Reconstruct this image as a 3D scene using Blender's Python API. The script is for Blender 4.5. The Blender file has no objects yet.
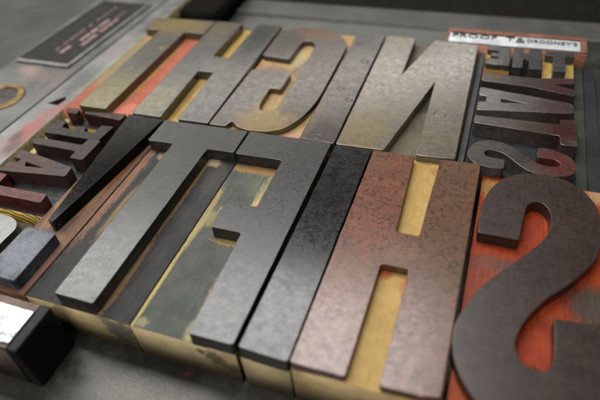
import bpy, bmesh, math, random
from mathutils import Vector
random.seed(7)
S = bpy.context.scene
COL = S.collection
MM = 0.001
TOP = 23.3                                   # type height in mm

# ------------------------------------------------------------------ node helpers
class NT:
    def __init__(s, name):
        s.m = bpy.data.materials.new(name); s.m.use_nodes = True
        s.t = s.m.node_tree; s.t.nodes.clear()
        s.out = s.t.nodes.new('ShaderNodeOutputMaterial')
        s.b = s.t.nodes.new('ShaderNodeBsdfPrincipled')
        s.t.links.new(s.b.outputs[0], s.out.inputs[0])
    def n(s, k, **kw):
        n = s.t.nodes.new(k)
        for a, v in kw.items(): setattr(n, a, v)
        return n
    def put(s, sock, v):
        if isinstance(v, bpy.types.NodeSocket): s.t.links.new(v, sock)
        elif isinstance(v, (tuple, list)) and len(v) == 3 and sock.type == 'RGBA': sock.default_value = (*v, 1)
        else: sock.default_value = v
    def coords(s, off=(0, 0, 0), scale=(1, 1, 1), rot=(0, 0, 0)):
        tc = s.n('ShaderNodeTexCoord'); mp = s.n('ShaderNodeMapping')
        s.t.links.new(tc.outputs['Object'], mp.inputs[0])
        mp.inputs['Scale'].default_value = (1000, 1000, 1000)
        mp.inputs['Location'].default_value = off
        o = mp.outputs[0]
        if rot != (0, 0, 0) or scale != (1, 1, 1):
            m2 = s.n('ShaderNodeMapping'); s.put(m2.inputs[0], o)
            m2.inputs['Scale'].default_value = scale; m2.inputs['Rotation'].default_value = rot
            o = m2.outputs[0]
        return o
    def remap(s, v, sc):
        m2 = s.n('ShaderNodeMapping'); s.put(m2.inputs[0], v); m2.inputs['Scale'].default_value = sc
        return m2.outputs[0]
    def noise(s, vec, scale, detail=4, rough=.55, dist=0, out=0):
        n = s.n('ShaderNodeTexNoise'); s.put(n.inputs['Vector'], vec)
        n.inputs['Scale'].default_value = scale; n.inputs['Detail'].default_value = detail
        n.inputs['Roughness'].default_value = rough; n.inputs['Distortion'].default_value = dist
        return n.outputs[out]
    def rng(s, v, a, b, c=0, d=1, smooth=True):
        n = s.n('ShaderNodeMapRange', interpolation_type='SMOOTHSTEP' if smooth else 'LINEAR')
        for i, x in enumerate((v, a, b, c, d)): s.put(n.inputs[i], x)
        return n.outputs[0]
    def mix(s, f, a, b, mode='MIX'):
        n = s.n('ShaderNodeMix', data_type='RGBA', blend_type=mode)
        s.put(n.inputs[0], f); s.put(n.inputs[6], a); s.put(n.inputs[7], b)
        return n.outputs[2]
    def math(s, op, a, b=0, c=0):
        n = s.n('ShaderNodeMath', operation=op); s.put(n.inputs[0], a); s.put(n.inputs[1], b)
        if op == 'MULTIPLY_ADD': s.put(n.inputs[2], c)
        return n.outputs[0]
    def vec(s, op, a, b, out=0):
        n = s.n('ShaderNodeVectorMath', operation=op); s.put(n.inputs[0], a); s.put(n.inputs[1], b)
        return n.outputs[out]
    def bump(s, h, dist, strength=1, prev=None):
        n = s.n('ShaderNodeBump'); s.put(n.inputs['Height'], h)
        n.inputs['Distance'].default_value = dist * MM; n.inputs['Strength'].default_value = strength
        if prev is not None: s.put(n.inputs['Normal'], prev)
        return n.outputs[0]
    def fin(s, color, rough, normal=None, metal=0, spec=.5):
        s.put(s.b.inputs['Base Color'], color); s.put(s.b.inputs['Roughness'], rough)
        s.put(s.b.inputs['Metallic'], metal); s.put(s.b.inputs['Specular IOR Level'], spec)
        if normal is not None: s.put(s.b.inputs['Normal'], normal)
        return s.m

def patches(N, P, col, pts, wob=.55, ws=.25, flake=False):
    """ragged colour patches, stains as well as painted sheen and shade: (cx, cy, rx, ry, colour, strength) in the piece's own millimetres"""
    if not pts: return col
    w = N.noise(P, ws, 7, .75, 0, 1)
    w = N.vec('SUBTRACT', w, (.5, .5, .5))
    w2 = N.vec('SUBTRACT', N.noise(P, 1.7, 4, .7, 0, 1), (.5, .5, .5))
    w = N.vec('ADD', w, N.vec('MULTIPLY', w2, (.6, .6, .6)))
    if flake:
        fk = N.noise(N.remap(P, (1.2, .32, 1)), 1.0, 9, .72, .5)
    for (cx, cy, rx, ry, c, k) in pts:
        d = N.vec('SUBTRACT', P, (cx, cy, 0)); d = N.vec('MULTIPLY', d, (1 / rx, 1 / ry, 0))
        ww = N.vec('MULTIPLY', w, (wob * 3, wob * 3, 0)); d = N.vec('ADD', d, ww)
        l = N.vec('LENGTH', d, (0, 0, 0), 1)
        if flake:
            l = N.math('MULTIPLY_ADD', N.math('SUBTRACT', fk, .5), 2.0, l)
            f = N.rng(l, 1.2, .6, 0, k)
        else:
            f = N.rng(l, 1.35, .35, 0, k)
        col = N.mix(f, col, c)
    return col

def face_mat(name, a, b, off, seed=0, blot=.22, contrast=.25, rough=.26, pts=(), grain=(1, 1), weave=0, dents=(), k=.42, speck=(.02, .018, .015), speckle=.35, rvar=.12, spec=.62, cloud=.3, sv=.1, mott=.35, gdir=(.07, 1.5, 1)):
    """worn, ink-stained end-grain printing face"""
    a = tuple(x * k for x in a); b = tuple(x * k for x in b)
    pts = [(p[0], p[1], p[2], p[3], tuple(x * k for x in p[4]), p[5]) for p in pts]
    N = NT(name); P = N.coords(off)
    Q = N.vec('ADD', P, (seed * 37.1, seed * 11.7, seed * 5))
    big = N.noise(Q, blot, 6, .62, .3)
    f = N.rng(big, .5 - contrast, .5 + contrast)
    col = N.mix(f, a, b)
    col = patches(N, P, col, pts)
    mid = N.noise(Q, 1.3, 5, .7)
    cl = N.noise(Q, .30, 9, .68, .3)
    col = N.mix(N.rng(cl, .44, .74, 0, cloud), col, N.mix(1, col, (.32, .31, .31), 'MULTIPLY'))
    col = N.mix(N.rng(cl, .50, .26, 0, cloud), col, N.mix(1, col, (1.55, 1.5, 1.45), 'MULTIPLY'))
    mo = N.noise(Q, .62, 6, .62, .15)
    col = N.mix(N.rng(mo, .50, .64, 0, mott), col, N.mix(1, col, (.30, .29, .29), 'MULTIPLY'))
    dark = N.rng(mid, .56, .75, 0, speckle)
    col = N.mix(dark, col, speck)
    fine = N.noise(N.remap(Q, (grain[0], grain[1], 1)), 4.5, 3, .7)
    col = N.mix(N.rng(fine, .3, .72, 0, .55), col, N.mix(1, col, (.42, .40, .38), 'MULTIPLY'))
    gn = N.noise(N.remap(Q, gdir), 1.0, 5, .7, .3)
    col = N.mix(N.rng(gn, .50, .72, 0, .55), col, N.mix(1, col, (.45, .43, .41), 'MULTIPLY'))
    col = N.mix(N.rng(gn, .48, .30, 0, .4), col, N.mix(1, col, (1.45, 1.38, 1.3), 'MULTIPLY'))
    lightf = N.noise(Q, 2.6, 2, .5)
    col = N.mix(N.rng(lightf, .66, .78, 0, .35), col, N.mix(1, col, (2.0, 1.9, 1.75), 'MULTIPLY'))
    h = N.math('ADD', fine, N.math('MULTIPLY', mid, .6))
    if weave:
        wx = N.noise(N.remap(Q, (2.2, .12, 1)), 1.6, 2, .5); wy = N.noise(N.remap(Q, (.12, 2.2, 1)), 1.6, 2, .5)
        wv = N.math('MULTIPLY', wx, wy)
        col = N.mix(N.rng(wv, .14, .36, 0, weave), col, N.mix(1, col, (.3, .28, .26), 'MULTIPLY'))
        h = N.math('ADD', h, wv)
    # scratches
    sc = N.noise(N.remap(Q, (.9, .03, 1)), 3.2, 2, .5)
    scf = N.rng(sc, .70, .76, 0, .4)
    col = N.mix(scf, col, N.mix(1, col, (1.7, 1.6, 1.5), 'MULTIPLY'))
    hs = N.math('MULTIPLY', scf, -.8); h = N.math('ADD', h, hs)
    nrm = N.bump(h, .008, .5)
    for (cx, cy, r) in dents:
        d = N.vec('SUBTRACT', P, (cx, cy, 0)); d = N.vec('MULTIPLY', d, (1, 1, 0)); l = N.vec('LENGTH', d, (0, 0, 0), 1)
        l = N.math('ADD', l, N.math('MULTIPLY', mid, .5))
        ring = N.rng(N.math('ABSOLUTE', N.math('SUBTRACT', l, r + .25)), .42, .0)
        col = N.mix(N.math('MULTIPLY', ring, .55), col, (.03, .025, .02))
        nrm = N.bump(ring, -.12, 1, nrm)
    nrm = N.bump(big, .02, .08, nrm)
    r = N.math('ADD', N.rng(mid, .3, .7, rough - rvar / 2, rough + rvar / 2), N.rng(cl, .3, .7, -.03, .04))
    sp = N.rng(cl, .36, .72, spec * 1.1, spec * (1.1 - sv))
    return N.fin(col, r, nrm, 0, sp)

def floor_mat(name, a, b, off, seed=0, pts=(), rough=.6, along='Y', streak=.5, blot=.15):
    """gouged wood between the strokes, long fibres"""
    a = tuple(x * .60 for x in a); b = tuple(x * .60 for x in b)
    pts = [(p[0], p[1], p[2], p[3], tuple(x * .66 for x in p[4]), p[5]) for p in pts]
    N = NT(name); P = N.coords(off); Q = N.vec('ADD', P, (seed * 23.3, seed * 7.7, seed))
    st = (1.4, .09, 1) if along == 'Y' else (.09, 1.4, 1)
    s1 = N.noise(N.remap(Q, st), 1.1, 5, .65, .4)
    big = N.noise(Q, blot, 5, .6, .4)
    col = N.mix(N.rng(big, .35, .65), a, b)
    col = patches(N, P, col, pts, .3, .3, True)
    col = N.mix(N.rng(s1, .38, .68, 0, streak), col, N.mix(1, col, (.38, .34, .3), 'MULTIPLY'))
    fine = N.noise(Q, 3.5, 3, .7)
    col = N.mix(N.rng(fine, .5, .75, 0, .45), col, N.mix(1, col, (.4, .38, .35), 'MULTIPLY'))
    h = N.math('ADD', N.math('MULTIPLY', s1, 1.2), N.math('MULTIPLY', fine, .5))
    nrm = N.bump(h, .14, .8)
    nrm = N.bump(big, .6, .5, nrm)
    return N.fin(col, rough, nrm, 0, .2)

def wood_mat(name, a, b, dark=.5, seed=0, pts=(), rings=False, off=(0, 0, 0), rough=.6, inkedge=True):
    """bare side of a type block; ink has soaked in along its top arris"""
    N = NT(name); P = N.coords(off); Q = N.vec('ADD', P, (seed * 9.3, seed * 3.1, seed * 5.2))
    if rings:
        w = N.n('ShaderNodeTexWave', wave_type='RINGS', rings_direction='SPHERICAL')
        N.put(w.inputs['Vector'], N.vec('ADD', N.vec('MULTIPLY', P, (.8, .5, 1)), rings)); w.inputs['Scale'].default_value = .13
        w.inputs['Distortion'].default_value = 7; w.inputs['Detail'].default_value = 4
        g = w.outputs[1]
    else:
        g = N.noise(N.remap(Q, (.12, .12, 1.2)), 1.0, 6, .65, .8)
    col = N.mix(N.rng(g, .3, .7), a, b)
    big = N.noise(Q, .13, 4, .6)
    col = N.mix(N.rng(big, .42, .7, 0, dark), col, N.mix(1, col, (.4, .36, .3), 'MULTIPLY'))
    if pts:
        w = N.vec('SUBTRACT', N.noise(P, .45, 5, .65, 0, 1), (.5, .5, .5))
        for (cx, cz, rx, rz, c, k) in pts:
            d = N.vec('MULTIPLY', N.vec('SUBTRACT', P, (cx, 0, cz)), (1 / rx, 0, 1 / rz))
            d = N.vec('ADD', d, N.vec('MULTIPLY', w, (2.2, 0, 2.2)))
            col = N.mix(N.rng(N.vec('LENGTH', d, (0, 0, 0), 1), 1.1, .6, 0, k), col, c)
    sp = N.noise(Q, 2.5, 4, .7)
    col = N.mix(N.rng(sp, .58, .75, 0, .5), col, (.05, .035, .02))
    nrm = N.bump(N.math('ADD', g, sp), .12, .6)
    return N.fin(col, rough, nrm, 0, .35)

def wall_mat(name, c, c2=None, rough=.55, spec=.15):
    N = NT(name); P = N.coords()
    n = N.noise(P, .5, 5, .65)
    col = N.mix(N.rng(n, .35, .7), c, c2 or tuple(x * 2.2 + .004 for x in c))
    return N.fin(col, rough, N.bump(N.noise(P, 2.5, 3), .1, .6), 0, spec)

def edge_mat(name, c, c2):
    N = NT(name); P = N.coords()
    n = N.noise(P, .35, 6, .7)
    return N.fin(N.mix(N.rng(n, .38, .6), c, c2), .45, None, 0, .5)

def metal_mat(name, a, b, rough=.45, metal=.7, scale=.05, pts=(), off=(0, 0, 0), speck=.4, bumpd=.02, brush=None, spec=.5):
    N = NT(name); P = N.coords(off)
    big = N.noise(P, scale, 7, .65, .4)
    col = N.mix(N.rng(big, .34, .66), a, b)
    col = patches(N, P, col, pts, .5, .12)
    fine = N.noise(P, 1.6, 5, .7)
    col = N.mix(N.rng(fine, .5, .78, 0, speck), col, N.mix(1, col, (.35, .33, .31), 'MULTIPLY'))
    h = fine
    if brush:
        br = N.noise(N.remap(P, brush), 2.2, 3, .6)
        col = N.mix(N.rng(br, .55, .75, 0, .3), col, N.mix(1, col, (1.5, 1.5, 1.5), 'MULTIPLY'))
        h = N.math('ADD', h, br)
    r = N.math('ADD', N.rng(fine, .3, .7, rough - .08, rough + .1), N.rng(big, .3, .7, -.06, .06))
    return N.fin(col, r, N.bump(big, .5, .3, N.bump(h, bumpd, .6)), metal, spec)

# ------------------------------------------------------------------ geometry helpers (all in mm)
ROUND = True
def catmull(pts):
    """points (x, y) are smooth, (x, y, 1) are corners; returns a closed dense outline"""
    n = len(pts); out = []
    for i in range(n):
        p0, p1, p2, p3 = pts[i - 1], pts[i], pts[(i + 1) % n], pts[(i + 2) % n]
        c1, c2 = len(p1) > 2, len(p2) > 2
        if c1:
            a, q, b = Vector(p0[:2]), Vector(p1[:2]), Vector(p2[:2])
            r = random.uniform(.5, .75)
            u, v = (a - q), (b - q); lu, lv = u.length, v.length; u.normalize(); v.normalize()
            if ROUND and abs(u.dot(v)) < .35 and lu > 2.2 and lv > 2.2:
                out.append(tuple(q + u * r)); out.append(tuple(q + v * r))
            else: out.append(tuple(q))
        else: out.append((p1[0], p1[1]))
        if c1 and c2: continue
        if c1: p0 = (2 * p1[0] - p2[0], 2 * p1[1] - p2[1])
        if c2: p3 = (2 * p2[0] - p1[0], 2 * p2[1] - p1[1])
        k = 7
        for j in range(1, k):
            t = j / k; q = []
            for a in (0, 1):
                q.append(.5 * (2 * p1[a] + (p2[a] - p0[a]) * t + (2 * p0[a] - 5 * p1[a] + 4 * p2[a] - p3[a]) * t * t + (3 * p1[a] - p0[a] - 3 * p2[a] + p3[a]) * t ** 3))
            out.append(tuple(q))
    return out

def wobble(poly, amp=.07, step=4.0):
    """hand-cut outline: long straight edges get tiny irregularities"""
    out = []
    n = len(poly)
    for i in range(n):
        a, b = Vector(poly[i]), Vector(poly[(i + 1) % n])
        out.append(tuple(a)); L = (b - a).length
        if L > step * 1.6:
            k = int(L / step); d = (b - a) / L; nrm = Vector((-d.y, d.x))
            for j in range(1, k):
                p = a + (b - a) * (j / k) + nrm * (random.uniform(-amp, amp) + (random.choice((-1, 1)) * random.uniform(.06, .15) if random.random() < .07 else 0))
                out.append(tuple(p))
    return out

def link(o, parent=None):
    COL.objects.link(o)
    if parent is not None: o.parent = parent
    return o

def sharp_tops(me, deg=30):
    """smooth curved walls, but keep every flat top and the two arris lines crisp"""
    bm = bmesh.new(); bm.from_mesh(me)
    for f in bm.faces: f.smooth = abs(f.normal.z) < .97
    for e in bm.edges:
        fs = e.link_faces
        if len(fs) != 2: e.smooth = False; continue
        flat = [abs(f.normal.z) > .97 for f in fs]
        e.smooth = not (any(flat) or abs(fs[0].normal.z - fs[1].normal.z) > .2 or e.calc_face_angle(0) > math.radians(deg))
    bm.to_mesh(me); bm.free()

def plate(name, outlines, z0, z1, base, mats, parent=None, bev=.22, wob=.06):
    """builds the piece; an arris that miters badly is rebuilt with plain corners"""
    global ROUND
    xs = [p[0] for o in outlines for p in o]; ys = [p[1] for o in outlines for p in o]
    for ROUND, w in ((True, wob), (True, wob * .5), (False, wob * .5), (False, 0)):
        o = plate_once(name, outlines, z0, z1, base, mats, parent, bev, w)
        vx = [v.co.x / MM + base[0] for v in o.data.vertices]; vy = [v.co.y / MM + base[1] for v in o.data.vertices]
        if min(vx) > min(xs) - .8 and max(vx) < max(xs) + .8 and min(vy) > min(ys) - .8 and max(vy) < max(ys) + .8: break
        bpy.data.objects.remove(o)
    ROUND = True
    return o

def plate_once(name, outlines, z0, z1, base, mats, parent, bev, wob):
    """a flat raised piece with rounded arris: slot 0 top, slot 1 arris, slot 2 walls"""
    cu = bpy.data.curves.new(name, 'CURVE'); cu.dimensions = '2D'; cu.fill_mode = 'BOTH'
    for poly in outlines:
        pts = catmull(poly)
        if wob: pts = wobble(pts, wob)
        sp = cu.splines.new('POLY'); sp.points.add(len(pts) - 1)
        for i, p in enumerate(pts): sp.points[i].co = (p[0] - base[0], p[1] - base[1], 0, 1)
        sp.use_cyclic_u = True
    h = z1 - z0
    cu.extrude = h / 2 - bev; cu.bevel_depth = bev; cu.offset = -bev; cu.bevel_resolution = 1
    to = bpy.data.objects.new(name, cu); COL.objects.link(to)
    dg = bpy.context.evaluated_depsgraph_get(); dg.update()
    me = bpy.data.meshes.new_from_object(to.evaluated_get(dg))
    bpy.data.objects.remove(to); bpy.data.curves.remove(cu)
    bm = bmesh.new(); bm.from_mesh(me)
    bmesh.ops.remove_doubles(bm, verts=bm.verts, dist=.002)
    bmesh.ops.recalc_face_normals(bm, faces=bm.faces)
    bm.normal_update()
    for v in bm.verts: v.co.z += (z0 + z1) / 2 - base[2]
    for f in bm.faces:
        nz = f.normal.z
        f.material_index = 0 if nz > .97 else (1 if nz > .2 else 2)
        f.smooth = abs(nz) <= .97
    for v in bm.verts: v.co *= MM
    bm.to_mesh(me); bm.free()
    me.materials.clear()
    for m in mats: me.materials.append(m)
    sharp_tops(me)
    me.name = name
    return link(bpy.data.objects.new(name, me), parent)

def block(name, x0, x1, y0, y1, z0, z1, base, mats, parent=None, bev=.35, seg=2, vbev=0, skew=None, flank=None):
    """a bevelled block: slot 0 top, slot 1 sides"""
    bm = bmesh.new()
    vs = [bm.verts.new((x, y, z)) for z in (z0, z1) for (x, y) in ((x0, y0), (x1, y0), (x1, y1), (x0, y1))]
    if skew:
        for v, s in zip(vs, list(skew) * 2): v.co.x += s[0]; v.co.y += s[1]
    for f in ((0, 3, 2, 1), (4, 5, 6, 7), (0, 1, 5, 4), (1, 2, 6, 5), (2, 3, 7, 6), (3, 0, 4, 7)): bm.faces.new([vs[i] for i in f])
    if vbev:
        es = [e for e in bm.edges if abs(e.verts[0].co.z - e.verts[1].co.z) > .1]
        bmesh.ops.bevel(bm, geom=es, offset=vbev, segments=5, affect='EDGES', profile=.5)
    if bev:
        es = [e for e in bm.edges if e.calc_face_angle(0) > .9]
        bmesh.ops.bevel(bm, geom=es, offset=bev, segments=seg, affect='EDGES', profile=.5)
    bmesh.ops.recalc_face_normals(bm, faces=bm.faces); bm.normal_update()
    for f in bm.faces:
        f.material_index = 0 if f.normal.z > .75 else 1
        if len(mats) > 2 and .15 < f.normal.z < .98: f.material_index = 2
        f.smooth = False
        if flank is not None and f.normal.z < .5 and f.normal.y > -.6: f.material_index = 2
    for v in bm.verts: v.co = (v.co - Vector(base)) * MM
    me = bpy.data.meshes.new(name); bm.to_mesh(me); bm.free()
    for m in list(mats) + ([flank] if flank is not None else []): me.materials.append(m)
    if vbev or bev:
        sharp_tops(me, 28)
    return link(bpy.data.objects.new(name, me), parent)

def tag(o, label=None, cat=None, group=None, kind=None):
    if label: o['label'] = label
    if cat: o['category'] = cat
    if group: o['group'] = group
    if kind: o['kind'] = kind
    return o

def empty(name, x, y, z=0):
    e = bpy.data.objects.new(name, None); e.empty_display_size = .005
    e.location = (x * MM, y * MM, z * MM); COL.objects.link(e)
    return e

C = lambda *p: [(x, y, 1) for x, y in p]         # all-corner outline

WALL_BLACK = wall_mat('inked_wall', (.003, .0028, .0025), (.006, .0055, .005), .8, 0)
WALL_RED = wall_mat('red_inked_wall', (.10, .018, .008), (.22, .05, .02))
WALL_BROWN = wall_mat('brown_inked_wall', (.012, .007, .004), (.04, .02, .009), .6, .05)
EDGE_GREY = edge_mat('worn_grey_arris', (.07, .065, .06), (.26, .22, .16))
EDGE_TAN = edge_mat('worn_tan_arris', (.16, .11, .07), (.42, .30, .17))
EDGE_DARK = edge_mat('inked_arris', (.03, .027, .025), (.11, .09, .07))

FLANK = wall_mat('dark_flank', (.014, .010, .006), (.05, .032, .014), .7, .05)  # darker tone for all block sides but the front
BIG = 'large wooden type blocks locked in the chase'
def wood_type(bounds, outlines, zf, label, face, floor, side, wall=WALL_BLACK, edge=EDGE_GREY, group=BIG, bev=.22, top=TOP, parts=None):
    x0, x1, y0, y1 = bounds
    cx, cy = (x0 + x1) / 2, (y0 + y1) / 2
    e = tag(empty('wood_type', cx, cy), label, 'printing type', group)
    base = (cx, cy, 0); off = (cx, cy, 0)
    fm = face_mat('type_face', off=off, **face)
    fl = floor_mat('type_shoulder', off=off, **floor)
    sd = side if not isinstance(side, dict) else wood_mat('type_side', off=off, **side)
    block('body', x0, x1, y0, y1, .05, zf, base, [fl, sd], e, bev=.3, flank=FLANK)
    for nm, o in (parts or {'letter': outlines}).items():
        plate(nm, o, zf - .6, top, base, [fm, edge, wall], e, bev)
    return e

SIDE = dict(a=(.43, .335, .19), b=(.31, .235, .12), dark=.3)
def side(seed, **k): d = dict(SIDE, seed=seed); d.update(k); return d

# ================================================================== row 2, right to left
# big S
S_OUT = [(2.9, -38.3, 1), (2.6, -29.4), (3.3, -21.0), (5.6, -12.9), (9.8, -6.3), (15.2, -2.3), (22.4, -.7), (29.7, -1.3), (35.2, -4.2), (39.6, -9.4), (42.4, -16.3), (43.3, -26.3),
  (41.4, -39.5), (37.1, -47.5), (32.0, -54.8), (26.2, -61.7), (20.9, -70.5), (18.4, -77.5), (18.1, -82.4), (20.1, -86.4), (23.6, -88.0), (26.6, -87.0), (28.3, -83.9), (28.7, -78.1), (28.4, -68.6, 1),
  (43.6, -67.2, 1), (44.2, -80), (42.8, -92), (38, -100), (31, -104.4), (23, -105.4), (15.5, -104.8), (9.6, -102.4), (4.7, -96.8), (2.2, -92), (.7, -87.0), (.1, -82.0), (.7, -77.0), (2.9, -70.0), (6.1, -63.0), (11.6, -54.6), (17.5, -46.7),
  (21.7, -40.9), (24.7, -35.6), (26.4, -30.8), (26.9, -25.9), (26.4, -21.5), (24.7, -18.3), (22.2, -17.2), (19.7, -18.8), (18.3, -22.5), (16.7, -38.6, 1)]
wood_type((1.7, 45.2, -105.4, -.6), [S_OUT], 18.2, 'big mirrored letter S, dark purplish brown over bright orange-red ground',
  dict(a=(.115, .062, .045), b=(.075, .042, .034), seed=1, weave=.85, spec=.48, rough=.36, blot=.12, speckle=.3, pts=[(32, -12, 16, 10, (.075, .045, .032), .5), (38, -48, 7, 16, (.065, .032, .02), .6)]),
  dict(a=(.30, .034, .007), b=(.40, .055, .011), seed=1, rough=.5, streak=.55, pts=[(9, -48, 10, 5, (.12, .07, .06), .8), (6, -58, 7, 14, (.28, .07, .035), .7), (41, -57, 8, 9, (.06, .055, .04), .95), (5, -8, 4, 6, (.35, .25, .07), .7), (4, -95, 5, 8, (.33, .07, .02), .7), (43, -3, 4, 5, (.45, .30, .15), .8), (24, -86, 3, 2, (.05, .02, .01), .8)]),
  side(1), wall=WALL_BROWN, edge=EDGE_DARK)

# H
wood_type((-43.9, .2, -105.5, .3), [C((-43.9, -.9), (-26.4, -1.0), (-24.9, -45.5), (-16.6, -45.4), (-15.9, -.6), (.1, .3), (-.1, -103.9), (-5.6, -104.9), (-17.1, -105.3), (-17.1, -61.4), (-26.6, -61.6), (-27.0, -105.4), (-44.0, -105.6))],
  19.9, 'big letter H with copper-brown face and golden counters',
  dict(a=(.26, .095, .052), b=(.15, .066, .042), seed=2, k=.66, spec=.45, sv=.12, cloud=.5, mott=.75, rough=.24, blot=.2, speckle=.8, speck=(.035, .022, .02), contrast=.2,
       pts=[(-8, -40, 11, 75, (.145, .082, .045), .8), (-22, -54, 8, 7, (.22, .13, .08), .6), (-36, -95, 12, 18, (.27, .17, .14), .6), (-8, -15, 9, 14, (.15, .085, .055), .5), (-41, -10, 6, 10, (.18, .085, .05), .5), (-34, -45, 6, 9, (.25, .09, .05), .5)]),  # pinkish-grey patch at the left foot paints sheen into the colour
  dict(a=(.58, .39, .13), b=(.50, .32, .10), seed=2, streak=.22, rough=.5, pts=[(-25, -63, 3, 2.5, (.35, .06, .02), .8), (-17, -66, 2, 6, (.45, .12, .03), .6), (-16, -5, 4, 3, (.3, .10, .04), .5)]),
  side(2, a=(.42, .31, .16), b=(.28, .20, .09), dark=.4), wall=WALL_RED, edge=EDGE_TAN)

# I
wood_type((-61.0, -44.6, -105.5, -1.0), [C((-60.7, -.9), (-44.7, -1.3), (-44.5, -105.7), (-61.1, -105.4))],
  17.5, 'big letter I, a plain mottled black bar left of the copper-brown H',
  dict(a=(.016, .016, .016), b=(.050, .050, .050), seed=3, k=.4, spec=.42, sv=.35, cloud=.7, mott=.6, rough=.19, blot=.3, speckle=.5, contrast=.16, pts=[(-53, -92, 12, 20, (.12, .12, .125), .7), (-52, -40, 8, 15, (.022, .022, .022), .6)]),  # dark upper part and paler foot paint the sheen gradient as colour
  dict(a=(.3, .2, .1), b=(.2, .13, .06), seed=3), side(3), edge=EDGE_DARK)

# F (mirrored)
wood_type((-101.9, -62.8, -105.4, -.6), [C((-101.8, -.6), (-62.7, -.5), (-62.7, -105.2), (-78.4, -105.5), (-79.6, -60.9), (-92.3, -61.0), (-92.5, -47.2), (-79.4, -46.2), (-79.9, -17.0), (-101.8, -17.3))],
  17.6, 'big mirrored letter F, slate-grey face on grey-green ground edged in yellow ochre',
  dict(a=(.038, .038, .037), b=(.062, .061, .059), seed=4, rough=.31, spec=.5, mott=.6, blot=.28, speckle=.45, contrast=.2, pts=[(-70, -92, 12, 18, (.12, .118, .115), .7), (-72, -20, 12, 16, (.030, .030, .030), .5), (-98, -8, 6, 8, (.045, .043, .04), .5)]),  # pale foot patch is sheen put into the face colour
  dict(a=(.105, .115, .095), b=(.075, .085, .075), seed=4, streak=.4, rough=.55,
       pts=[(-81, -36, 4.5, 16, (.66, .48, .20), .85), (-88, -45, 9, 3, (.60, .42, .14), .75), (-90, -20, 14, 3.2, (.38, .20, .07), .8), (-92, -26, 6, 5, (.11, .13, .10), .6), (-86, -30, 5, 8, (.15, .18, .12), .5), (-100.8, -52, 1.8, 20, (.42, .33, .14), .8), (-101.3, -85, .9, 26, (.50, .40, .13), .9), (-97, -52, 3.5, 5, (.40, .32, .13), .55),
            (-79.8, -84, 2.2, 22, (.62, .40, .10), .95), (-85, -62, 7, 2, (.50, .36, .12), .7), (-81, -101, 1.8, 5, (.42, .42, .25), .5), (-99, -103, 3, 2, (.40, .36, .16), .6)]),
  side(4, a=(.42, .33, .185), b=(.32, .245, .125), dark=.3, pts=[(-71, 12, 4, 5, (.03, .028, .02), .75), (-66, 8, 4, 3, (.05, .04, .03), .6), (-76, 14, 1.6, 2, (.03, .028, .02), .8)]))

# T
wood_type((-146.2, -102.6, -105.2, -1.0), [C((-146.1, -1.4), (-102.8, -.7), (-102.7, -17.1), (-115.5, -17.4), (-115.4, -104.3), (-131.7, -104.3), (-133.0, -17.4), (-146.1, -18.0))],
  17.6, 'big letter T with slate-grey face and streaky charcoal ground',
  dict(a=(.046, .046, .044), b=(.072, .071, .067), seed=5, rough=.32, k=.5, spec=.42, blot=.26, speckle=.35, contrast=.2, pts=[(-123, -86, 13, 26, (.15, .15, .148), .75), (-120, -14, 16, 10, (.045, .044, .042), .6)]),  # lighter foot stands for the satin sheen, painted as colour
  dict(a=(.048, .046, .044), b=(.033, .032, .031), seed=5, streak=.6, rough=.6,
       pts=[(-112, -19.5, 4, 3, (.50, .36, .20), .8), (-115, -40, 1.2, 30, (.36, .22, .08), .5), (-114.6, -88, 1.7, 22, (.26, .15, .06), .7), (-136, -21, 5, 3.5, (.36, .25, .16), .75), (-133.6, -34, 2, 22, (.30, .20, .14), .7), (-138, -58, 1.8, 18, (.28, .20, .09), .7), (-134, -58, 1.5, 10, (.36, .25, .12), .5), (-145, -40, 3, 40, (.30, .15, .09), .8), (-107, -30, 4, 12, (.075, .07, .06), .6)]),
  side(5, a=(.42, .32, .165), b=(.26, .195, .09), dark=.4, pts=[(-108, 11, 7, 8, (.07, .075, .06), .85), (-113, 16, 3, 4, (.08, .08, .06), .7)]))

# exclamation mark
wood_type((-167.3, -146.9, -105.2, -.9), None, 17.8, 'big exclamation mark, a tapering black wedge and a shiny grey dot',
  dict(a=(.022, .021, .020), b=(.034, .032, .030), seed=6, k=.25, spec=.06, rough=.17, cloud=.3, blot=.2, pts=[(-156, -92, 15, 16, (.52, .58, .68), .97)]),  # bluish-white patch over the dot paints its sheen
  dict(a=(.15, .085, .06), b=(.20, .11, .07), seed=6, streak=.45, rough=.6,
       pts=[(-149, -60, 2.2, 40, (.20, .11, .06), .6), (-163, -55, 4, 26, (.36, .20, .11), .7), (-152, -40, 3, 25, (.33, .20, .09), .6), (-155, -78, 6, 3, (.42, .26, .15), .6), (-149, -88, 2, 20, (.22, .10, .08), .6), (-150, -30, 1.5, 26, (.16, .025, .01), .6)]),
  side(6, a=(.16, .08, .03), b=(.08, .035, .015), dark=.6), edge=EDGE_TAN,
  parts={'wedge': [C((-166.9, -1.0), (-147.1, -1.6), (-155.4, -75.4), (-157.9, -74.6))], 'dot': [C((-164.2, -79.6), (-149.9, -79.8), (-149.6, -104.0), (-164.3, -103.8))]})

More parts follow.
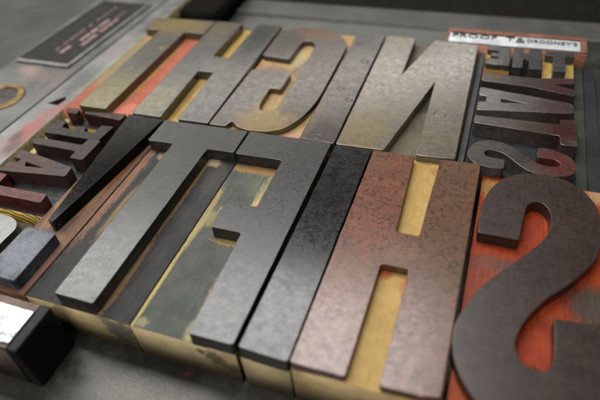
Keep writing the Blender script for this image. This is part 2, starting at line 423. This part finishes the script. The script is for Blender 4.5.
# rounded letter at left edge of picture
wood_type((-197.0, -167.9, -104.8, -74.6), [[(-193.5, -80), (-190.5, -77.3), (-185, -76.6), (-179.3, -76.6), (-174.6, -76.9), (-170.2, -78.6), (-167.8, -82), (-167.9, -88), (-168.3, -97), (-171, -102.5), (-178, -104.3), (-187, -103.6), (-193, -99), (-194.5, -90)],
   [(-184, -85, 1), (-178.4, -84.8, 1), (-178.3, -95.5, 1), (-184, -95.5, 1)]],
  17.6, 'rounded grey letter cut off by the left photo edge, beside the shiny dot',
  dict(a=(.14, .135, .125), b=(.10, .098, .09), seed=7, rough=.26), dict(a=(.10, .06, .03), b=(.05, .03, .02), seed=7), side(7, a=(.14, .07, .03), b=(.08, .04, .02)))

# ================================================================== row 1, left to right
wood_type((-210.4, -169.0, .4, 102.2), [C((-210.2, 100.6), (-169.3, 102.2), (-169.0, 85.2), (-182.1, 85.6), (-181.9, .2), (-198.4, .2), (-199.2, 85.6), (-210.2, 84.8))],
  18.6, 'big letter T with olive-yellow stained face over a salmon-red ground',
  dict(a=(.155, .14, .105), b=(.19, .175, .14), seed=8, rough=.21, blot=.14, speckle=.35, pts=[(-191, 12, 13, 26, (.24, .20, .03), .95), (-192, 93, 24, 12, (.38, .28, .09), .8), (-188, 52, 5, 18, (.07, .065, .05), .6), (-190, 55, 8, 25, (.15, .145, .12), .5), (-186, 64, 2, 2, (.5, .4, .05), .7), (-192, 40, 1.2, 1, (.5, .4, .05), .7)]),
  dict(a=(.42, .10, .055), b=(.48, .14, .08), seed=8, streak=.3, rough=.55, pts=[(-207, 60, 3.5, 45, (.22, .24, .12), .8), (-203, 84, 6, 6, (.45, .30, .10), .7), (-181, 45, 1.6, 40, (.50, .30, .08), .6), (-206, 12, 5, 14, (.36, .10, .05), .7), (-176, 6, 8, 8, (.62, .20, .13), .8)]),
  side(8, a=(.40, .12, .06), b=(.3, .08, .04)), wall=WALL_RED, edge=EDGE_GREY)

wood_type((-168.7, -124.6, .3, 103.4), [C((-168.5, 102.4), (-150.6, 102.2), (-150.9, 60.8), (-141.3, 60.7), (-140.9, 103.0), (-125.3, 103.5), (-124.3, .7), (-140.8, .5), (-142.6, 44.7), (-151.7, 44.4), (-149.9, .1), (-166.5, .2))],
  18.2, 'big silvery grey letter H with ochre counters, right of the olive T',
  dict(a=(.16, .155, .14), b=(.11, .107, .098), seed=9, rough=.21, blot=.13, speckle=.3, pts=[(-160, 12, 9, 20, (.24, .21, .07), .75), (-146, 52, 12, 8, (.20, .20, .18), .6), (-133, 84, 10, 26, (.02, .019, .018), .9), (-161, 92, 10, 18, (.24, .19, .08), .6), (-132, 15, 8, 18, (.10, .10, .098), .6), (-150, 92, 3, 10, (.13, .12, .10), .4)]),  # dark head of the right leg paints the sheen falloff as colour
  dict(a=(.55, .38, .12), b=(.46, .30, .08), seed=9, streak=.25, rough=.5, pts=[(-142, 20, 2.5, 20, (.5, .4, .25), .4), (-149, 22, 1.5, 20, (.25, .12, .03), .6)]),
  side(9), wall=WALL_BROWN)

G_OUT = [(-123.6, 97.6, 1), (-120.0, 99.0), (-113.0, 102.2), (-104.6, 104.0), (-94.7, 102.2), (-86.6, 97.0), (-81.5, 89.4), (-79.9, 81.5), (-79.3, 51.6), (-79.2, 34.4), (-80.4, 22.6), (-82.6, 13.7), (-86.8, 6.0), (-93.4, 1.4), (-101.8, .1), (-108.6, 1.4), (-113.6, 5.2, 1),
  (-115.2, .6, 1), (-123.5, .4, 1), (-123.1, 51.8, 1), (-100.6, 51.4, 1), (-100.5, 36.3, 1), (-106.2, 36.1, 1), (-105.8, 22), (-104.0, 17.2), (-100.9, 16.0), (-97.8, 18.2), (-96.4, 25.1), (-96.3, 54.2), (-97.4, 80.5), (-99.0, 85.3), (-101.8, 87.8), (-104.8, 87.2), (-106.4, 82.8), (-106.9, 65.9, 1), (-123.3, 67.3, 1)]
wood_type((-124.0, -79.4, .3, 104.2), [G_OUT], 20.2, 'big mirrored letter G, purplish brown turning yellow at its foot',
  dict(a=(.16, .125, .105), b=(.115, .092, .08), seed=10, rough=.21, blot=.1, speckle=.3, pts=[(-98, 8, 15, 17, (.40, .26, .06), .9), (-104, 28, 4, 14, (.34, .22, .05), .6), (-100, 97, 18, 9, (.26, .11, .06), .8), (-115, 84, 9, 14, (.05, .035, .03), .7), (-88, 60, 9, 26, (.12, .10, .09), .6), (-90, 20, 5, 6, (.06, .05, .045), .6), (-116, 28, 9, 18, (.14, .13, .12), .5)]),  # dark upper patch puts the weaker sheen there into the colour
  dict(a=(.48, .34, .13), b=(.42, .26, .14), seed=10, streak=.25, pts=[(-112, 58, 10, 4, (.22, .17, .15), .8), (-100, 62, 4, 10, (.20, .17, .15), .7), (-97.5, 66, 1.2, 16, (.55, .25, .16), .7), (-82, 2, 5, 6, (.55, .28, .2), .7), (-104, 72, 4, 10, (.5, .42, .24), .6)]),
  side(10), wall=WALL_BROWN)

wood_type((-78.5, -61.9, -.3, 103.2), [C((-78.3, 103.3), (-62.0, 102.3), (-61.7, -.6), (-77.8, -.1))],
  18, 'big letter I, a purplish-brown bar with small ring dents, left of the N',
  dict(a=(.165, .145, .13), b=(.125, .11, .098), seed=11, rough=.21, blot=.12, speckle=.4, grain=(.3, 2), dents=[(-71.2, 43.6, 1.6), (-64.4, 34.4, 1.4), (-66.2, 71.5, 1.7), (-70.4, 2.4, 1.5), (-74.5, 90, 1.2)], pts=[(-70, 6, 9, 14, (.08, .05, .045), .8), (-70, 92, 9, 14, (.05, .045, .042), .7), (-76, 20, 2, 20, (.35, .18, .10), .4)]),  # dark patch at the head is fading sheen painted as colour
  dict(a=(.45, .25, .12), b=(.35, .2, .1), seed=11), side(11), wall=WALL_BLACK)

wood_type((-61.2, -10.0, -.2, 102.6), [C((-60.9, 102.3), (-44.8, 102.2), (-44.6, 62.7), (-34.3, 101.4), (-11.2, 100.4), (-10.2, .7), (-26.1, -.1), (-27.5, 58.5), (-39.8, -.1), (-60.9, -.6))],
  18.6, 'big mirrored letter N, pale tan-grey with yellow flecks',
  dict(a=(.22, .185, .13), b=(.15, .13, .10), seed=12, k=.58, spec=1.0, sv=.2, cloud=.3, rough=.21, blot=.1, speckle=.28, dents=[(-20.9, 31.5, 2.6)], pts=[(-52, 10, 12, 20, (.24, .185, .07), .8), (-30, 92, 26, 10, (.07, .06, .05), .55), (-22, 75, 12, 22, (.20, .185, .155), .6), (-54, 95, 7, 9, (.22, .19, .10), .6), (-30, 66, 1, 1, (.02, .02, .02), .8), (-15, 60, 4, 45, (.15, .135, .11), .6)]),  # darker band at the head paints where the sheen drops off
  dict(a=(.15, .125, .08), b=(.11, .095, .07), seed=12, streak=.35, rough=.5, pts=[(-31, 46, 6, 10, (.045, .045, .045), .95), (-33, 10, 8, 14, (.17, .15, .09), .6), (-38, 92, 5, 12, (.16, .15, .13), .8)]),
  side(12), wall=WALL_BLACK)

# ================================================================== right column of small type
RC = 'small wooden type blocks in the right-hand column'
DARKSIDE = wood_mat('dark_type_side', (.04, .028, .02), (.018, .013, .01), .5)
def small(bounds, outl, zf, label, fa, fb, pts=(), spec=.5, fl=((.03, .032, .034), (.018, .018, .018)), flp=(), group=RC, edge=EDGE_GREY, sd=DARKSIDE, seed=20, wall=WALL_BLACK, rough=.26, parts=None, grain=(1, 1), weave=0):
    return wood_type(bounds, outl, zf, label, dict(a=fa, b=fb, seed=seed, spec=spec, pts=pts, rough=rough, blot=.3, speckle=.5, grain=grain, weave=weave), dict(a=fl[0], b=fl[1], seed=seed, pts=flp), sd, wall, edge, group, .18, parts=parts)
GOLD = ((.50, .33, .09), (.34, .19, .05))
small((-6.3, 6.0, 76.6, 101.4), [C((-6.0, 101.0), (5.5, 100.6), (5.7, 80.9), (-5.9, 81.6), (-5.9, 87.6), (-.1, 87.4), (-.1, 89.9), (-4.0, 90.0), (-4.0, 93.4), (-.1, 93.3), (-.1, 95.9), (-6.0, 96.1))],
  20.4, 'small grey upright letter E on a brown-orange block, below the copper-edged plate', (.13, .13, .125), (.09, .09, .088), fl=((.30, .17, .05), (.18, .09, .03)), flp=[(-3, 95, 5, 8, (.5, .32, .07), .8)], sd=wood_mat('orange_side', (.26, .14, .04), (.16, .08, .025)), seed=21)
small((6.7, 21.0, 78.4, 101.4), [C((7.0, 101.2), (11.7, 101.0), (11.7, 95.8), (14.5, 95.9), (14.5, 100.8), (20.6, 100.5), (20.9, 80.2), (15.0, 80.3), (14.8, 89.0), (12.0, 89.1), (12.1, 80.4), (6.9, 80.6))],
  16, 'small grey upright letter H with deep black sides, below the copper-edged plate', (.12, .12, .118), (.075, .075, .075), seed=22, flp=[(13, 97, 3, 5, (.4, .2, .12), .8)])
small((21.8, 36.4, 76.4, 101.2), [C((22.4, 99.9), (35.9, 100.3), (35.8, 95.2), (32.0, 95.2), (31.9, 80.0), (26.2, 80.2), (26.1, 95.4), (22.3, 95.5))],
  19.2, 'small grey upright letter T on a golden-yellow block', (.12, .122, .12), (.09, .09, .09), fl=((.62, .43, .15), (.52, .34, .09)), flp=[(28, 77, 4, 4, (.25, .13, .02), .9), (23.5, 92, 2, 3, (.4, .22, .04), .7)], sd=wood_mat('golden_side', (.58, .40, .14), (.40, .25, .07)), seed=23, wall=WALL_BROWN)
PUR = (.09, .068, .06)
small((-6.6, 36.6, 61.9, 76.0), [C((-6.4, 71.6), (18.1, 71.8), (35.9, 74.9), (35.9, 69.9), (27.1, 67.7), (35.8, 64.5), (35.7, 58.9), (16.2, 63.2), (-6.2, 64.5))] , 16.2, 'small letter Y lying on its side, purplish brown with a forked reddish end', (.12, .09, .08), PUR, pts=[(30, 67, 9, 9, (.11, .05, .045), .8)], seed=24, grain=(2, .3))
small((-6.6, 36.4, 37.2, 61.5), [C((-6.0, 58.7), (12.1, 56.0), (33.5, 52.7), (35.2, 51.0), (35.3, 45.4), (33.9, 44.2), (-5.7, 38.8), (-5.8, 45.9), (-2.3, 46.3), (-2.3, 51.1), (-5.9, 51.3)), C((4.2, 50.3), (4.4, 46.9), (14.8, 48.7))],
  16.2, 'small letter A on its side, silvery grey feet and reddish tip', (.24, .22, .20), (.18, .16, .145), spec=1.5, rough=.3, pts=[(29, 48, 14, 9, (.085, .035, .03), .9), (12, 50, 8, 8, (.12, .095, .085), .6)], seed=25, grain=(2, .3))
small((-6.6, 36.8, 18.9, 36.9), [C((-6.0, 34.5), (29.5, 34.9), (29.6, 39.0), (36.3, 39.3), (36.2, 20.2), (29.6, 20.5), (29.5, 26.5), (-5.8, 28.5))] , 16.2, 'small letter T lying on its side, its dark red crossbar at the right', (.19, .165, .14), (.13, .105, .09), spec=.8, pts=[(31, 31, 10, 12, (.085, .022, .016), .95), (20, 30, 8, 5, (.10, .06, .045), .7)], fl=((.035, .042, .048), (.02, .023, .026)), seed=26, grain=(2, .3))
small((-6.6, 36.8, -1.9, 18.5), [[(21.2, 16.2, 1), (24.5, 16.4), (28.1, 15.6), (33.3, 12.8), (35.6, 7.8), (34.8, 3.0), (31.6, .2), (25.4, -1.2), (19.5, -.2), (14.9, 2.7), (10.8, 6.9), (7.4, 9.5), (3.6, 10.3), (1.0, 9.2), (1.0, 6.8), (3.0, 5.6), (9.1, 5.3, 1), (8.9, -.9, 1), (3.0, -1.2), (-1.9, .1), (-5.1, 3.5), (-5.9, 8.1), (-4.0, 13.3), (-.4, 16.3), (5.0, 17.0), (10.3, 14.9), (14.4, 11.5), (17.8, 8.8), (21.6, 5.8), (26.0, 4.9), (29.2, 6.0), (29.6, 8.0), (27.2, 9.7), (21.0, 9.6, 1)]],
  16.2, 'small letter S on its side, grey at one end and red at the other', (.15, .14, .13), (.12, .105, .095), pts=[(29, 8, 11, 11, (.20, .05, .04), .9), (16, 8, 6, 5, (.09, .06, .05), .7)], seed=27)

# ================================================================== left column of small type
LC = 'small wooden type blocks in the left-hand column'
DB = (.075, .045, .038)
small((-203.4, -167.9, -8.6, -.4), None, 16, 'small exclamation mark lying on its side, reddish brown dot and wedge', (.13, .05, .04), (.075, .035, .028), fl=((.07, .06, .05), (.03, .025, .02)), group=LC, spec=.15, seed=31, sd=wood_mat('ochre_side', (.42, .24, .03), (.24, .12, .02)), wall=WALL_BROWN,
  parts={'dot': [C((-203.2, -3.3), (-195.2, -2.4), (-194.0, -7.0), (-200.2, -6.9))], 'wedge': [C((-190.8, -4.2), (-168.0, -1.2), (-168.5, -6.9), (-190.6, -5.6))]})
small((-203, -167.6, -26.4, -11.2), [C((-200.9, -24.3), (-169.4, -23.9), (-168.4, -12.2), (-175.2, -12.8), (-175.0, -18.9), (-181.2, -18.9), (-181.6, -15.4), (-186.8, -15.6), (-187.0, -18.8), (-194.3, -18.7), (-194.8, -13.3), (-201.0, -13.6))],
  16, 'small blackish letter E lying on its side, arms pointing away', (.05, .042, .038), (.03, .026, .024), fl=((.10, .10, .10), (.05, .05, .05)), group=LC, spec=.15, seed=32, edge=EDGE_GREY)
small((-203, -167.6, -39.8, -26.8), [C((-201.0, -33.2), (-175.2, -33.4), (-175.0, -38.2), (-168.0, -38.3), (-168.0, -23.6), (-174.9, -23.8), (-175.0, -28.5), (-201.0, -28.3))] , 16, 'small dark brown letter T lying on its side, its crossbar at the right', (.085, .055, .047), DB, fl=((.045, .05, .052), (.025, .027, .028)), group=LC, spec=.18, seed=33, rough=.4)
small((-203, -167.6, -55.6, -40.2), [C((-201.8, -38.8), (-198.0, -38.9), (-169.4, -43.6), (-168.4, -50.0), (-200.0, -53.8), (-201.8, -53.9), (-201.6, -46.9), (-197.2, -46.8), (-197.2, -44.4), (-201.8, -44.4)), C((-193.4, -45.8), (-191.5, -48.4), (-182.5, -47.4))],
  16, 'small brown letter A lying on its side, with a narrow triangular counter', (.15, .06, .047), (.08, .055, .048), fl=((.06, .07, .07), (.03, .035, .035)), group=LC, spec=.18, seed=34, pts=[(-170, -47, 8, 6, (.09, .07, .06), .7)], rough=.4)
small((-203, -167.6, -68.4, -56.0), [C((-201.5, -55.2), (-195.8, -55.0), (-195.0, -62.2), (-168.6, -61.6), (-167.9, -67.0), (-201.6, -67.6))], 16, 'small red-brown letter L on its side, over wood end grain striped yellow and brown', (.26, .06, .05), (.12, .05, .042), fl=((.085, .10, .105), (.045, .055, .058)), group=LC, spec=.18, seed=35, rough=.4,
  sd=wood_mat('end_grain_side', (.46, .32, .06), (.14, .08, .02), .4, rings=(9, 4, 14)))

# ================================================================== spacing material
def furniture(x0, x1, y0, y1, z0, z1, label, mats, name='spacing_strip', cat='spacing strip', group=None, bev=.4, **k):
    cx, cy = (x0 + x1) / 2, (y0 + y1) / 2
    o = block(name, x0, x1, y0, y1, z0, z1, (cx, cy, z0), mats, None, bev, **k)
    o.location = (cx * MM, cy * MM, z0 * MM)
    return tag(o, label, cat, group)
LEAD = metal_mat('grey_lead', (.07, .073, .076), (.04, .042, .045), .5, .1, .06, spec=.3)
DKLEAD = metal_mat('dark_lead', (.022, .023, .023), (.012, .013, .013), .55, 0, .08, spec=.2)
GRNLEAD = metal_mat('greenish_lead', (.035, .04, .03), (.02, .023, .018), .55, 0, .08, spec=.2)
furniture(-9.5, -7.0, 2, 101, .05, 17.5, 'grey metal strip between the big N and the column of small type', [LEAD, LEAD])
furniture(37.2, 41.3, -2, 99.5, .05, 16.0, 'greenish metal strip right against the right-hand column of small type', [GRNLEAD, GRNLEAD], group='metal strips along the right edge')
furniture(41.7, 46.4, -.2, 99.5, .05, 17.2, 'black metal strip, second outward from the right-hand column of small type', [DKLEAD, DKLEAD], group='metal strips along the right edge')
furniture(46.7, 58, -.2, 84, .05, 18.6, 'broad charcoal strip at the right photo edge, outside the black strip', [DKLEAD, DKLEAD], group='metal strips along the right edge')
CREAM = wood_mat('cream_reglet', (.34, .26, .12), (.22, .16, .06), .3)
furniture(-209.8, -203.6, -70, -.2, .05, 13.5, 'pale yellow wood strip between the steel bar and the left-hand small type', [CREAM, CREAM], cat='wood strip')

# ================================================================== mounted cuts
# the printing plate at top right
COPPER = wood_mat('copper_brown_wood', (.34, .15, .09), (.20, .08, .045), .4)
COPTOP = metal_mat('copper_border', (.22, .09, .055), (.11, .045, .03), .5, .2, .2)
WHITE = metal_mat('bright_type_metal', (.62, .64, .66), (.42, .44, .46), .34, .35, .12, speck=.25)
BLACKINK = wall_mat('black_ink', (.012, .012, .014))
cut = tag(empty('printing_plate', 6, 110), 'narrow copper-edged printing plate with a line of black lettering on bright metal', 'printing plate')
b0 = (6, 110, 0)
block('mount', -29.2, 42.2, 102.2, 118.4, .05, 22.2, b0, [COPTOP, COPPER], cut, .5)
block('metal_plate', -27.4, 38.9, 102.8, 113.4, 22.25, 23.1, b0, [WHITE, WHITE], cut, .15)
for (xa, xb, ya, yb) in ((-29.0, 42.0, 115.0, 118.2), (-29.0, -27.8, 102.4, 114.8), (39.3, 42.0, 102.4, 114.8)):
    block('border_rule', xa, xb, ya, yb, 22.25, 23.2, b0, [COPTOP, COPPER], cut, .15)
def text(body, x, y, z, size, mat, base, parent, th=.3, rot=0, sx=1, name='lettering'):
    cu = bpy.data.curves.new(name, 'FONT'); cu.body = body; cu.size = size; cu.extrude = th / 2; cu.offset = .0
    cu.space_character = 1.05
    to = bpy.data.objects.new(name, cu); COL.objects.link(to)
    dg = bpy.context.evaluated_depsgraph_get(); dg.update()
    me = bpy.data.meshes.new_from_object(to.evaluated_get(dg)); bpy.data.objects.remove(to); bpy.data.curves.remove(cu)
    c, s = math.cos(rot), math.sin(rot)
    xs = [v.co.x for v in me.vertices]; w = max(xs) - min(xs)
    k = sx / w if sx > 1 else 1
    for v in me.vertices:
        px, py = v.co.x * k, v.co.y
        v.co = Vector(((c * px - s * py + x - base[0]) * MM, (s * px + c * py + y - base[1]) * MM, (v.co.z + z + th / 2 - base[2]) * MM))
    me.materials.clear(); me.materials.append(mat)
    return link(bpy.data.objects.new(name, me), parent)
text("PROOF  T", -26.2, 107.9, 23.1, 5.6, BLACKINK, b0, cut, sx=32)
text("&", 7.2, 106.6, 23.1, 8.4, BLACKINK, b0, cut, sx=4.4)
text("DRDONEY'S", 12.6, 107.9, 23.1, 4.9, BLACKINK, b0, cut, sx=24.5)
block('ink_rule', -26.5, 6.8, 112.3, 112.9, 23.12, 23.35, b0, [BLACKINK, BLACKINK], cut, .05)

# the mounted cut at lower left
SLUGTOP = wood_mat('weathered_brown_top', (.13, .09, .07), (.05, .034, .027), .5)
SLUGSIDE = wall_mat('black_greasy_side', (.006, .006, .006), (.014, .013, .012), .45)
N = NT('mirror_bright_metal'); P = N.coords()
nn = N.noise(P, .35, 6, .7, 1.2); n2 = N.noise(P, 1.2, 5, .7)
dk = N.math('MULTIPLY', N.rng(nn, .46, .56), N.rng(n2, .36, .55))
MIRR = N.fin(N.mix(dk, (.62, .63, .64), (.12, .125, .13)), N.rng(n2, .3, .7, .22, .4), N.bump(nn, .3, .5), .55)
cx0, cy0 = -150, -119
slug = tag(empty('mounted_cut', cx0, cy0), 'brown block with blinding white metal face and rounded black end, lower left corner', 'printing plate')
b1 = (cx0, cy0, 0)
block('mount', -178, -133.6, -126.8, -109.6, .05, 22.4, b1, [SLUGTOP, SLUGSIDE], slug, .6, 2)
block('black_end', -133.5, -129.2, -127.4, -109.0, .05, 22.6, b1, [SLUGSIDE, SLUGSIDE], slug, .8, 3, vbev=1.3)
cop = block('copper_front', -176, -134.2, -127.4, -126.75, 1.2, 20.6, b1, [SLUGTOP, SLUGTOP], slug, .2)
block('metal_face', -176, -133.4, -125.4, -112.9, 22.3, 23.3, b1, [MIRR, MIRR], slug, .25)
def squiggle(pts, r, z, base, mat, parent, name):
    cu = bpy.data.curves.new(name, 'CURVE'); cu.dimensions = '3D'; cu.bevel_depth = r; cu.bevel_resolution = 1
    for pl in pts:
        sp = cu.splines.new('NURBS'); sp.points.add(len(pl) - 1); sp.use_endpoint_u = True; sp.order_u = 3
        for i, p in enumerate(pl): sp.points[i].co = (p[0] - base[0], p[1] - base[1], z - base[2], 1)
    to = bpy.data.objects.new(name, cu); COL.objects.link(to)
    dg = bpy.context.evaluated_depsgraph_get(); dg.update()
    me = bpy.data.meshes.new_from_object(to.evaluated_get(dg)); bpy.data.objects.remove(to); bpy.data.curves.remove(cu)
    for v in me.vertices: v.co *= MM
    me.materials.clear(); me.materials.append(mat)
    return link(bpy.data.objects.new(name, me), parent)
GREYINK = wall_mat('grey_relief', (.03, .03, .035), (.10, .10, .11))
pls = []
for i in range(7):
    x = -149 + i * 2.1
    for y in (-119.5, -122.6):
        pls.append([(x + random.uniform(-.2, .2), y + random.uniform(-.9, -.5)), (x + .5, y + 1), (x + 1.1, y + random.uniform(-.6, .8)), (x + 1.5, y - .7)])
squiggle(pls, .13, 23.3, b1, GREYINK, slug, 'engraved_relief')

# ================================================================== chase, press bed, name plate, knob
STEEL = metal_mat('worn_steel', (.075, .075, .073), (.15, .15, .148), .36, .3, .045, off=(-222, 20, 0), brush=(.6, .05, 1),
    pts=[(-218.5, -20, 6, 20, (.20, .05, .045), .9), (-217, -32, 4, 8, (.05, .03, .03), .8), (-221, -24, 3, 5, (.03, .025, .025), .8), (-216.5, 2, 3.5, 8, (.20, .07, .065), .85), (-214.5, 55, 2.4, 40, (.22, .26, .14), .5), (-222, 70, 8, 18, (.20, .17, .17), .6)])
STEEL2 = metal_mat('old_steel', (.05, .05, .047), (.10, .098, .095), .42, .25, .04, pts=[(-250, 30, 14, 7, (.15, .10, .09), .5), (-236, 28, 4, 20, (.12, .09, .08), .6), (-262, 34, 8, 5, (.26, .15, .13), .5)])
BED = metal_mat('press_bed_steel', (.035, .034, .03), (.075, .073, .067), .40, .8, .05, speck=.6, bumpd=.03, pts=[(-83, -108, 1.2, .8, (.2, .04, .03), .8), (-80, 150, 130, 22, (.16, .165, .155), .8)])  # pale far-end patch paints reflected light into the bed colour
FAR = metal_mat('far_rim_steel', (.05, .05, .047), (.075, .075, .07), .5, .35, .03, brush=(.03, .8, 1))
OUTER = metal_mat('outer_table_steel', (.022, .024, .021), (.038, .040, .036), .5, .35, .03)
HOLE = wall_mat('hole_black', (.004, .0035, .003), (.009, .008, .007), .8, .02)  # near-black colour that carries the shade inside holes and gaps

def slab(name, x0, x1, y0, y1, z0, z1, mat, bev=.5, parent=None, base=(0, 0, 0), skew=None):
    return block(name, x0, x1, y0, y1, z0, z1, base, mat if isinstance(mat, list) else [mat, mat], parent, bev, skew=skew)
bed = slab('press_bed', -420, 260, -300, 162, -6, 0, BED, .3)
tag(bed, kind='structure')
rim = slab('press_bed_rim', -190, 300, 162.2, 184, -6, 1.6, FAR, 1.2); tag(rim, kind='structure')
gul = slab('ground', -700, 700, 184.5, 900, -9, -5, wall_mat('dark_floor', (.006, .006, .005), (.012, .012, .011), .8, .03), .2); tag(gul, kind='structure')

bar = tag(empty('chase_bar', -222, 20), 'long flat steel bar with reddish smears, along the left of the type', 'steel bar')
bb = (-222, 20, 0)
EDGEM = metal_mat('polished_arris', (.55, .54, .52), (.36, .35, .33), .25, .8, .2)  # polished bevel, its bright edge highlight also put into the pale colour
OLIVE = wall_mat('greasy_brass_side', (.06, .048, .018), (.16, .125, .05), .45, .4)
slab('bar', -232.0, -212.9, -170, 260, .05, 17, [STEEL, OLIVE, EDGEM], .7, bar, bb, skew=[(-4.2, 0), (0, 0), (0, 0), (9.5, 0)])
# triangular hole as a flat plate, its shade put into the black colour
plate('recess', [C((-225.6, 5.6), (-219.4, 13.8), (-217.4, 11.2), (-218.2, 5.2))], 16.2, 17.08, bb, [HOLE, HOLE, HOLE], bar, .05, 0)
side2 = slab('frame_rail', -281, -233.6, -170, 260, .05, 16.8, [STEEL2, HOLE, EDGEM], .5, skew=[(0, 0), (-4.2, 0), (9.5, 0), (0, 0)])
tag(side2, 'broad worn steel rail carrying the name plate and the brass-ringed cap', 'steel rail')
out = slab('outer_table', -520, -281.6, -170, 900, -6, 14.5, OUTER, .5); tag(out, kind='structure')
# near-black block put in for the dark void at the far left
tag(furniture(-212.4, -186, 130, 188, .05, 15, 'black block filling the dark void behind the olive T', [HOLE, HOLE], name='dark_void_block', cat='iron block', bev=1.5), group=None)

# name plate
npl = tag(empty('name_plate', -256, 86, 17), 'dark name plate with bright metal frame and worn pinkish lettering', 'name plate')
bn = (-256, 86, 17)
NDARK = metal_mat('dark_enamel', (.010, .010, .009), (.020, .019, .017), .55, 0, .2, spec=.12)
NFRAME = metal_mat('bright_frame', (.26, .255, .245), (.12, .115, .11), .34, .6, .3)
PINK = wall_mat('pinkish_lettering', (.20, .12, .11), (.30, .21, .20))
sk = [(0, 0), (0, 0), (3.8, 0), (3.8, 0)]
block('plate', -276.0, -240.0, 43.6, 130, 16.85, 17.7, bn, [NDARK, NDARK], npl, .15, skew=sk)
block('frame', -277.6, -238.6, 41.0, 43.7, 16.85, 18.1, bn, [NFRAME, NFRAME], npl, .25)
block('frame', -240.3, -238.5, 43.8, 131, 16.85, 18.1, bn, [NFRAME, NFRAME], npl, .25, skew=sk)
block('frame', -277.8, -276.2, 43.8, 131, 16.85, 17.9, bn, [NDARK, NDARK], npl, .2, skew=sk)
bm = bmesh.new()
def dash(x, y0, y1, w):
    sh = lambda y: 3.8 * (y - 43.6) / 86
    vs = [bm.verts.new(((xx + sh(yy) - bn[0]) * MM, (yy - bn[1]) * MM, (z - bn[2]) * MM)) for z in (17.6, 17.85) for (xx, yy) in ((x, y0), (x + w, y0), (x + w, y1), (x, y1))]
    for f in ((0, 3, 2, 1), (4, 5, 6, 7), (0, 1, 5, 4), (1, 2, 6, 5), (2, 3, 7, 6), (3, 0, 4, 7)): bm.faces.new([vs[i] for i in f])
for (x, ya, yb, w, on) in ((-261.6, 58, 122, 1.3, .85), (-256.6, 55.5, 66, 3.2, .9), (-254.6, 71, 102, 3.0, .8), (-249.4, 66.5, 104, 2.8, .88), (-250.8, 106, 116, 1.6, .7)):
    y = ya
    while y < yb:
        l = random.uniform(.6, 1.5)
        if random.random() < on: dash(x + random.uniform(-.15, .15), y, y + l, w * random.uniform(.75, 1.05))
        y += l + random.uniform(.25, .55)
me = bpy.data.meshes.new('lettering'); bm.to_mesh(me); bm.free(); me.materials.append(PINK)
link(bpy.data.objects.new('lettering', me), npl)

# brass ringed cap
def lathe(name, prof, base, mat, parent, seg=64):
    bm = bmesh.new(); rings = []
    for r, z in prof:
        if r < 1e-6: rings.append([bm.verts.new((0, 0, z * MM))])
        else: rings.append([bm.verts.new((r * math.cos(2 * math.pi * i / seg) * MM, r * math.sin(2 * math.pi * i / seg) * MM, z * MM)) for i in range(seg)])
    for a, b in zip(rings, rings[1:]):
        for i in range(seg):
            j = (i + 1) % seg
            q = [a[i % len(a)], a[j % len(a)], b[j % len(b)], b[i % len(b)]]
            q = list(dict.fromkeys(q))
            if len(q) > 2: bm.faces.new(q)
    bmesh.ops.recalc_face_normals(bm, faces=bm.faces)
    for f in bm.faces: f.smooth = True
    me = bpy.data.meshes.new(name); bm.to_mesh(me); bm.free(); me.materials.append(mat)
    me.set_sharp_from_angle(angle=math.radians(24))
    return link(bpy.data.objects.new(name, me), parent)
knob = tag(empty('round_cap', -257.3, 4.6, 16.8), 'round dark cap with an aged brass ring, set in the steel rail', 'round cap')
BRASS = metal_mat('aged_brass', (.22, .14, .04), (.09, .06, .025), .45, .7, .3)
CAP = metal_mat('dark_cap', (.03, .026, .022), (.07, .06, .052), .5, 0, .15, spec=.12)
lathe('ring', [(9.6, -1), (9.6, .6), (10.0, 1.0), (13.0, 1.0), (13.6, .5), (13.8, -.1)], None, BRASS, knob)
lathe('cap', [(0, .35), (8.9, .3), (9.4, .1), (9.55, -1)], None, CAP, knob)

# ================================================================== light
def area(name, loc, target, sx, sy, power, col=(1, 1, 1)):
    l = bpy.data.lights.new(name, 'AREA'); l.shape = 'RECTANGLE'; l.size = sx; l.size_y = sy; l.energy = power; l.color = col
    o = bpy.data.objects.new(name, l); o.location = loc
    d = Vector(target) - Vector(loc); o.rotation_euler = d.to_track_quat('-Z', 'Y').to_euler(); COL.objects.link(o)
    return o
area('softbox', (-.475, .215, .62), (-.475, .215, 0), .95, .33, 10.5, (1, .985, .96)).rotation_euler = (0, 0, 0)
area('window_light', (-.80, 1.3, .90), (-.10, 0, 0), 1.9, .15, 4.7, (1, .955, .87))
area('camera_side_fill', (-.12, -.42, .66), (-.06, -.02, 0), .4, .4, 5.0, (1, .98, .95))  # added fill from the camera side, brightens diffuse colour and front faces
w = bpy.data.worlds.new('World'); S.world = w; w.use_nodes = True
w.node_tree.nodes['Background'].inputs[0].default_value = (.85, .9, 1, 1)
w.node_tree.nodes['Background'].inputs[1].default_value = .03

# ================================================================== camera
cd = bpy.data.cameras.new('camera'); cam = bpy.data.objects.new('camera', cd); COL.objects.link(cam)
cam.location = (-.00270097, -.17989828, .16706602)
cam.rotation_euler = tuple(math.radians(a) for a in (46.85369296, 4.50392181, 19.278995))
cd.sensor_width = 36; cd.lens = 538.88003 / 600 * 36; cd.clip_start = .005; cd.clip_end = 50
cd.dof.use_dof = True; cd.dof.aperture_fstop = 6.8; cd.dof.aperture_blades = 7
fdir = cam.rotation_euler.to_matrix() @ Vector((0, 0, -1))
cd.dof.focus_distance = (Vector((-.09, -.035, .0233)) - cam.location).dot(fdir)
S.camera = cam
S.render.engine = 'CYCLES'
S.view_settings.view_transform = 'Standard'; S.view_settings.look = 'None'
S.view_settings.exposure = 0; S.view_settings.gamma = 1
S.render.resolution_x = 1024; S.render.resolution_y = 683
